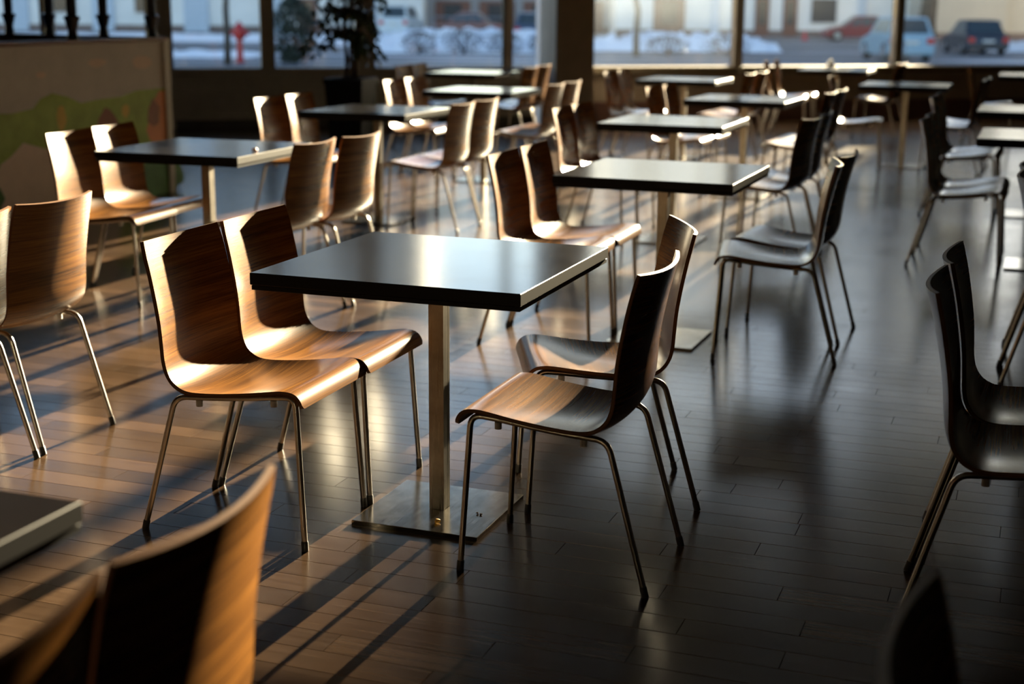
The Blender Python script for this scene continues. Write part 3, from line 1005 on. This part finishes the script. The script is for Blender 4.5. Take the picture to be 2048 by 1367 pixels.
M_BW = paint('pale_render', (.72, .74, .74), .8, .08, .4)
M_BW2 = paint('beige_render', (.42, .40, .35), .8, .08, .4)
M_BW3 = paint('grey_tower', (.28, .28, .29), .8, .08, .3)
M_BWIN = mat('dark_window', (.03, .035, .045), .15)
M_BFR = paint('pale_window_frame', (.60, .62, .64), .6)
M_BDOOR = paint('brown_door', (.14, .06, .04), .6)
M_PIL = paint('blue_grey_pilaster', (.46, .55, .66), .7)
M_PLINTH = paint('dark_plinth', (.16, .12, .11), .8)
def building(name, x0, x1, y0, y1, h, m, label, wins=(), doors=(), pil=(), plinth=True):
    e = obj(name, None)
    e.location = ((x0 + x1) / 2, y0, GZ)
    tag(e, label, 'building')
    cx = (x0 + x1) / 2
    obj('wall', MB().box((0, (y1 - y0) / 2, h / 2), (x1 - x0, y1 - y0, h)).mesh('wall', m), e)
    obj('roof', MB().box((0, (y1 - y0) / 2, h + .15), (x1 - x0 + .6, y1 - y0 + .6, .3)).mesh('roof', M_PLINTH), e)
    if plinth:
        obj('plinth', MB().box((0, -.04, .2), (x1 - x0, .1, .4)).mesh('plinth', M_PLINTH), e)
    for (a_, b_, z0, z1) in wins:
        w = obj('window', MB().box(((a_ + b_) / 2 - cx, -.03, (z0 + z1) / 2), (b_ - a_ + .24, .08, z1 - z0 + .24)).mesh('window', M_BFR), e)
        obj('pane', MB().box(((a_ + b_) / 2 - cx, -.06, (z0 + z1) / 2), (b_ - a_, .06, z1 - z0)).mesh('pane', M_BWIN), w)
    for (a_, b_, z1) in doors:
        d = obj('door', MB().box(((a_ + b_) / 2 - cx, -.06, z1 / 2), (b_ - a_, .14, z1)).mesh('door', M_BDOOR), e)
        obj('door_glass', MB().box(((a_ + b_) / 2 - cx, -.10, z1 * .6), ((b_ - a_) * .5, .1, z1 * .6)).mesh('door_glass', M_BWIN), d)
    for (a_, b_) in pil:
        obj('pilaster', MB().box(((a_ + b_) / 2 - cx, -.1, h / 2), (b_ - a_, .2, h)).mesh('pilaster', M_PIL), e)
    return e
w_up = [(x_, x_ + 1.6, z_, z_ + 1.8) for z_ in (3.8, 7.2, 10.6, 14, 17.4) for x_ in range(-44, -6, 4)]
building('apartment_block', -46, -6, 97, 109, 24.0, M_BW, 'pale rendered building with blue-grey pilasters seen through the left windows',
         wins=[(-30.5, -28.7, 1.2, 2.6), (-24.8, -23.4, 1.2, 2.6)] + w_up, doors=[(-14.2, -12.9, 2.2)],
         pil=[(-33.2, -31.8), (-27.6, -26.2), (-21.6, -20.0), (-16.5, -15.2), (-10.2, -9.0)])
building('shop_building', 6.5, 25.2, 95, 150, 21.0, M_BW, 'pale building with brown entrance doors behind the hazy window',  # unseen depth and height made up, to shade the snow and dull floor reflections
         wins=[(19.0, 20.6, .9, 2.4)] + [(x_, x_ + 1.6, z_, z_ + 1.8) for z_ in (3.8, 7.2, 10.6, 14, 17.4) for x_ in range(8, 22, 4)],
         doors=[(8.9, 10.9, 2.4), (15.4, 16.3, 2.5), (17.2, 18.1, 2.5)], pil=[(12.6, 13.1), (22.0, 22.5)])
building('garage_row', -6, 6.5, 101, 108, 5.0, M_BW3, 'dark low garage row far behind the hedge and parked cars',
         doors=[(x_, x_ + 2.4, 2.1) for x_ in (-5.4, -2.4, .6, 3.6)])
building('beige_block', 25.2, 30.2, 91, 97, 24.0, M_BW2, 'tall beige house front just right of the dark tree trunk')  # unseen upper height made up, to block bright sky beside the sun
building('warehouse', 30.2, 48, 92, 112, 11.0, M_BW2, 'plain beige building wall behind the dark sedan', plinth=True)
# made-up block, unseen past the right edge, added so that its roof edge keeps the low sun off the right of the room
# (it stands square to the sun, so that its left side wall runs along the rays)
OY0 = 66.0
TX = T1X - .10 + (OY0 - T1Y) * math.tan(SUN_AZ)
OH = ((OY0 - T1Y) / math.cos(SUN_AZ) + 4.7) * math.tan(SUN_EL) - GZ
ob_ = obj('added_sun_blocker', None, None, (TX, OY0, GZ), -SUN_AZ)
tag(ob_, 'added grey block, unseen past the right edge, that keeps sun off the room', 'building')
prof_ = [(-.60, 0), (-.60, OH - 3.2), (-.35, OH - 1.9), (-.05, OH - .75), (.5, OH - .35), (1.0, OH), (46, OH), (46, 0)]  # stepped left end shaped only to place the sunlight's edge indoors
obj('wall', MB().prism(prof_, 0, 9).mesh('wall', M_BW3), ob_)
obj('roof', MB().box((23.5, 4.5, OH + .02), (44, 8.6, .04)).mesh('roof', M_PLINTH), ob_)
for z_ in (1.2, 4.4, 7.6, 10.2):
    for q in range(11):
        w_ = obj('window', MB().box((2.9 + 4 * q, -.03, z_ + .75), (2.0, .08, 1.7)).mesh('window', M_BFR), ob_)
        obj('pane', MB().box((2.9 + 4 * q, -.06, z_ + .75), (1.8, .06, 1.5)).mesh('pane', M_BWIN), w_)

# trees, bushes -----------------------------------------------------------
M_TRUNK = paint('tree_bark', (.06, .05, .04), .9, .3, 4)
M_GREEN = paint('evergreen', (.012, .026, .016), .7, .4, 3)
M_TWIG = paint('bare_twigs', (.07, .055, .05), .9, .2, 4)
def bare_tree(name, x_, y_, r0, h, label, sd):
    q = random.Random(sd)
    e = obj(name, None, None, (x_, y_, GZ))
    tag(e, label, 'tree')
    pts = [Vector((q.uniform(-.05, .05) * i, q.uniform(-.05, .05) * i, h * i / 8)) for i in range(9)]
    obj('trunk', MB().tube(pts, [r0 * (1 - .085 * i) for i in range(9)], 9).mesh('trunk', M_TRUNK, True), e)
    mb = MB()
    for k in range(46):
        p0 = pts[q.randint(3, 8)]
        a_ = q.uniform(0, 6.28)
        l = q.uniform(.6, 2.2)
        p1 = p0 + Vector((math.cos(a_) * l * .5, math.sin(a_) * l * .5, l * .5))
        p2 = p0 + Vector((math.cos(a_) * l, math.sin(a_) * l, l * .8))
        mb.tube([p0, p1, p2], [.035, .02, .008], 5)
    obj('branches', mb.mesh('branches', M_TWIG, True), e)['kind'] = 'stuff'
    return e
def bush(name, x_, y_, w, h, m, label, cat, sd, n=900, s=.07, cone=False):
    q = random.Random(sd)
    e = obj(name, None, None, (x_, y_, GZ))
    tag(e, label, cat)
    st = MB()
    for k in range(5):
        a_ = q.uniform(0, 6.28)
        st.tube([(0.02 * k, 0, 0), (math.cos(a_) * w * .15, math.sin(a_) * w * .15, h * .5), (math.cos(a_) * w * .3, math.sin(a_) * w * .3, h * .85)], [.03, .02, .01], 5)
    obj('stems', st.mesh('stems', M_TRUNK, True), e)
    mb = MB()
    for k in range(n):
        z_ = q.random() ** .9
        rad = w / 2 * ((1 - z_ * .8) if cone else math.sqrt(max(.05, 1 - (2 * z_ - .9) ** 2 * .8))) * math.sqrt(q.uniform(.1, 1))
        a_ = q.uniform(0, 6.28)
        p = Vector((rad * math.cos(a_), rad * math.sin(a_), .05 + z_ * h))
        d1 = Vector((q.uniform(-1, 1), q.uniform(-1, 1), q.uniform(-1, 1))).normalized() * s
        d2 = d1.cross(Vector((q.uniform(-1, 1), q.uniform(-1, 1), q.uniform(-1, 1)))).normalized() * s * .5
        mb.add([p - d1, p + d2, p + d1, p - d2], [(0, 1, 2, 3)])
    obj('foliage', mb.mesh('foliage', m), e)['kind'] = 'stuff'
    return e
bare_tree('bare_tree', -9.35, 48.0, .12, 7, 'slim bare tree trunk beside the red hydrant', 1)
bare_tree('bare_tree', 24.0, 86.0, .55, 9, 'thick dark tree trunk behind the dark sedan', 2)
bare_tree('bare_tree', 4.8, 58.0, .14, 7, 'slim bare tree before the hazy window', 3)
bush('evergreen_shrub', -7.4, 49.5, 1.5, 2.1, M_GREEN, 'dense dark evergreen shrub left of the indoor plant', 'shrub', 5, 1500, .09)
for k, (x_, y_, w_, h_, lab) in enumerate([
    (-3.9, 60, 1.6, .8, 'low bare hedge shrub just right of the indoor plant'),
    (-2.1, 60, 1.8, .9, 'low bare hedge shrub in the middle of the snow'),
    (-.4, 60, 1.7, .8, 'low bare hedge shrub beside the cream window post'),
    (1.2, 60, 1.5, .8, 'low bare hedge shrub left of the pillar'),
    (6.2, 60, 2.0, .7, 'low bare shrub in the snow behind the hazy window'),
    (8.6, 60, 2.2, .7, 'low bare shrub near the window post right of the pillar')]):
    bush('hedge_shrub', x_, y_, w_, h_, M_TWIG, lab, 'shrub', 20 + k, 420, .06)

# hydrant -------------------------------------------------------------------
M_RED = mat('hydrant_red', (.42, .02, .025), .4)
hy = obj('fire_hydrant', None, None, (-9.27 + .55, 49.7, GZ))
hy.location = (-9.25, 49.7, GZ)
tag(hy, 'red pillar fire hydrant standing in the snow', 'hydrant')
obj('column', MB().lathe([(.16, .0), (.16, .06), (.11, .08), (.10, .75), (.16, .80)], 14).mesh('column', M_RED, True, 40), hy)
obj('head', MB().lathe([(.17, .80), (.20, .86), (.20, 1.10), (.15, 1.22), (.06, 1.30), (.05, 1.36)], 14).mesh('head', M_RED, True, 40), hy)
for sx in (-1, 1):
    obj('outlet', MB().tube([(sx * .15, 0, .98), (sx * .30, 0, .98), (sx * .33, 0, .98)], [.075, .085, .06], 10).mesh('outlet', M_RED, True, 40), hy)
obj('foot', MB().lathe([(.15, -.02), (.15, .02)], 14).mesh('foot', M_BLACKP), hy)

# cars -----------------------------------------------------------------------
M_TYRE = mat('tyre', (.015, .015, .016), .8)
M_HUB = mat('wheel_hub', (.35, .36, .38), .35, .8)
M_CGLASS = mat('car_glass', (.03, .045, .055), .3, 0, .5)
M_TAIL = mat('tail_light_red', (.5, .02, .02), .25)
M_LAMP = mat('head_light', (.7, .7, .68), .2)
M_PLATEW = mat('number_plate', (.6, .6, .58), .5)
def car(name, x_, y_, rz, L_, Wd, H, m, label, suv=False):
    """front is +x; body below the belt line, cabin above, every window, lamp and wheel a part"""
    e = obj(name, None, None, (x_, y_, GZ), rz)
    tag(e, label, 'car')
    hb = H * (.60 if suv else .58)
    cl = .20
    h = L_ / 2
    prof = [(-h, cl + .12), (-h + .03, hb - .12), (-h + .10, hb), (h * .35, hb + .02), (h * .62, hb - .04), (h - .12, hb - .20), (h, hb - .36), (h - .02, cl + .05), (h - .12, cl), (-h + .12, cl)]
    secs = [(-Wd / 2, .90, .06), (-Wd / 2 + .10, 1.0, .0), (Wd / 2 - .10, 1.0, .0), (Wd / 2, .90, .06)]
    mb = MB()
    n_ = len(prof)
    cz = cl + (hb - cl) * .45
    vv = []
    for yy, sc, _ in secs:
        for px_, pz_ in prof:
            vv.append((px_ * (.985 if sc < 1 else 1), yy, cz + (pz_ - cz) * sc))
    ff = []
    for k in range(3):
        for i in range(n_):
            j = (i + 1) % n_
            ff.append((k * n_ + i, k * n_ + j, (k + 1) * n_ + j, (k + 1) * n_ + i))
    ff.append(tuple(range(n_)))
    ff.append(tuple(range(4 * n_ - 1, 3 * n_ - 1, -1)))
    obj('body', mb.add(vv, ff).mesh('body', m, True, 35), e)
    # cabin
    r0 = -h + (.12 if suv else .55)
    r1 = -h + (.45 if suv else 1.15)
    f1, f0 = h * .12, h * .48
    wb, wt = Wd - .10, Wd - .42
    base = [(r0, hb - .02), (f0, hb - .02)]
    roof = [(r1, H), (f1, H)]
    v8 = [(r0, -wb / 2, hb - .02), (f0, -wb / 2, hb - .02), (f0, wb / 2, hb - .02), (r0, wb / 2, hb - .02), (r1, -wt / 2, H - .03), (f1, -wt / 2, H - .03), (f1, wt / 2, H - .03), (r1, wt / 2, H - .03)]
    top = [((r1 + .12), -wt / 2 + .1, H), ((f1 - .12), -wt / 2 + .1, H), ((f1 - .12), wt / 2 - .1, H), ((r1 + .12), wt / 2 - .1, H)]
    f8 = [(0, 1, 5, 4), (1, 2, 6, 5), (2, 3, 7, 6), (3, 0, 4, 7), (4, 5, 9, 8), (5, 6, 10, 9), (6, 7, 11, 10), (7, 4, 8, 11), (8, 9, 10, 11)]
    obj('cabin', MB().add(v8 + top, f8).mesh('cabin', m, True, 30), e)
    def window(nm, quad, u0, u1, w0, w1):
        q = [Vector(v8[i]) for i in quad]
        def at(u, w):
            return (q[0] * (1 - u) + q[1] * u) * (1 - w) + (q[3] * (1 - u) + q[2] * u) * w
        c4 = [at(u0, w0), at(u1, w0), at(u1, w1), at(u0, w1)]
        nn = (c4[1] - c4[0]).cross(c4[3] - c4[0]).normalized()
        ctr = sum(c4, Vector()) / 4
        if nn.dot(ctr - Vector(((r0 + f0) / 2, 0, hb))) < 0:
            nn = -nn
        out = [p + nn * .012 for p in c4]
        inn = [p - nn * .03 for p in c4]
        obj(nm, MB().add(inn + out, [(4, 5, 6, 7), (0, 1, 5, 4), (1, 2, 6, 5), (2, 3, 7, 6), (3, 0, 4, 7), (3, 2, 1, 0)]).mesh(nm, M_CGLASS), e)
    window('windshield', (1, 2, 6, 5), .06, .94, .08, .94)
    window('rear_window', (3, 0, 4, 7), .08, .92, .12, .92)
    for quad in ((0, 1, 5, 4), (3, 2, 6, 7)):
        window('side_window', quad, .07, .33, .12, .90)
        window('side_window', quad, .37, .62, .12, .90)
        window('side_window', quad, .66, .90, .12, .85)
    wr = .33 if suv else .31
    for sx in (-.62, .64):
        for sy in (-1, 1):
            w_ = obj('wheel', None, e, (h * sx, sy * (Wd / 2 - .09), wr), 0)
            w_.data = MB().tube([(0, -.10, 0), (0, -.11, 0), (0, .11, 0), (0, .10, 0)], [wr - .02, wr, wr, wr - .02], 20).mesh('wheel', M_TYRE, True, 40) if False else None
    # wheels as real meshes (tyre and hub)
    for ch in [c_ for c_ in e.children if c_.type == 'EMPTY']:
        l = ch.location.copy()
        bpy.data.objects.remove(ch)
        ty = obj('wheel', MB().tube([(0, -.10, 0), (0, -.08, 0), (0, .08, 0), (0, .10, 0)], [wr - .03, wr, wr, wr - .03], 20).mesh('wheel', M_TYRE, True, 40), e, l)
        obj('hub', MB().tube([(0, -.112, 0), (0, .112, 0)], wr * .6, 16).mesh('hub', M_HUB, True, 40), ty)
    for sy in (-1, 1):
        obj('tail_light', MB().box((-h + .03, sy * (Wd / 2 - .17), hb - .22), (.10, .26, .22), ch=.02).mesh('tail_light', M_TAIL), e)
        obj('head_light', MB().box((h - .10, sy * (Wd / 2 - .22), hb - .30), (.14, .32, .16), ch=.02).mesh('head_light', M_LAMP), e)
    obj('rear_bumper', MB().box((-h, 0, cl + .16), (.14, Wd - .12, .24), ch=.04).mesh('rear_bumper', m), e)
    obj('number_plate', MB().box((-h - .01, 0, hb - .27), (.05, .5, .11)).mesh('number_plate', M_PLATEW), e)
    return e
CS = mat('silver_car_paint', (.26, .40, .50), .5, .1)
CB = mat('dark_car_paint', (.03, .035, .05), .3, .2)
CR = mat('red_car_paint', (.17, .012, .025), .3, .1)
CW = mat('white_car_paint', (.55, .62, .66), .6)
CRU = mat('rust_car_paint', (.20, .09, .08), .4)
CD = mat('navy_car_paint', (.05, .07, .12), .3)
car('silver_car', 14.75, 57.0, R(92), 4.0, 1.74, 1.62, CS, 'silver compact SUV parked outside behind the right windows', True)
car('dark_sedan', 20.3, 65.2, R(88), 4.5, 1.78, 1.46, CB, 'dark sedan parked right of the silver car')
car('red_car', 20.0, 86.0, R(178), 4.2, 1.72, 1.42, CR, 'dark red car parked behind the silver car')
car('white_van', -6.6, 87, R(80), 4.2, 1.75, 1.80, CW, 'pale van parked just right of the indoor plant', True)
car('rust_car', -2.9, 86, R(172), 4.1, 1.70, 1.46, CRU, 'rust-red car parked behind the railing, left of the cream window post')
car('navy_car', 1.0, 76, R(85), 4.2, 1.70, 1.55, CD, 'navy car parked right of the cream window post', True)

# railings, bin, cone ------------------------------------------------------------
M_RAILG = mat('galvanised_rail', (.22, .24, .27), .5, .6)
def hoop(x0, x1, y_, h, label):
    e = obj('railing', None, None, ((x0 + x1) / 2, y_, GZ))
    tag(e, label, 'railing')
    w_ = (x1 - x0) / 2
    for sx in (-1, 1):
        obj('post', MB().tube([(sx * w_, 0, -.02), (sx * w_, 0, h - .0)], .03, 8).mesh('post', M_RAILG, True), e)
    obj('top_bar', MB().tube([(-w_ - .03, 0, h), (w_ + .03, 0, h)], .03, 8).mesh('top_bar', M_RAILG, True), e)
    obj('middle_bar', MB().tube([(-w_, 0, h * .5), (w_, 0, h * .5)], .02, 8).mesh('middle_bar', M_RAILG, True), e)
hoop(-3.2, -.35, 59, 1.45, 'grey tube railing above the hedge left of the cream window post')
hoop(13.2, 13.9, 52.5, .75, 'low grey hoop railing before the silver car')
hoop(23.8, 25.3, 77, 1.25, 'grey tube railing before the beige wall at the right')
M_GRN = mat('green_bin_plastic', (.02, .22, .08), .5)
bn = obj('litter_bin', None, None, (26.0, 82.0, GZ))
tag(bn, 'slim green litter bin beside the dark sedan', 'bin')
obj('body', MB().lathe([(.20, 0), (.26, .9)], 14).mesh('body', M_GRN, True, 40), bn)
obj('lid', MB().lathe([(.28, .9), (.28, .96), (.16, 1.06)], 14).mesh('lid', M_GRN, True, 40), bn)
M_CONE = mat('cone_red', (.6, .05, .06), .5)
cn = obj('traffic_cone', None, None, (17.0, 86.5, GZ))
tag(cn, 'small red traffic cone beside the brown doors', 'cone')
obj('cone', MB().lathe([(.16, .03), (.03, .55)], 12).mesh('cone', M_CONE, True, 40), cn)
obj('foot', MB().box((0, 0, .015), (.42, .42, .03)).mesh('foot', M_CONE), cn)
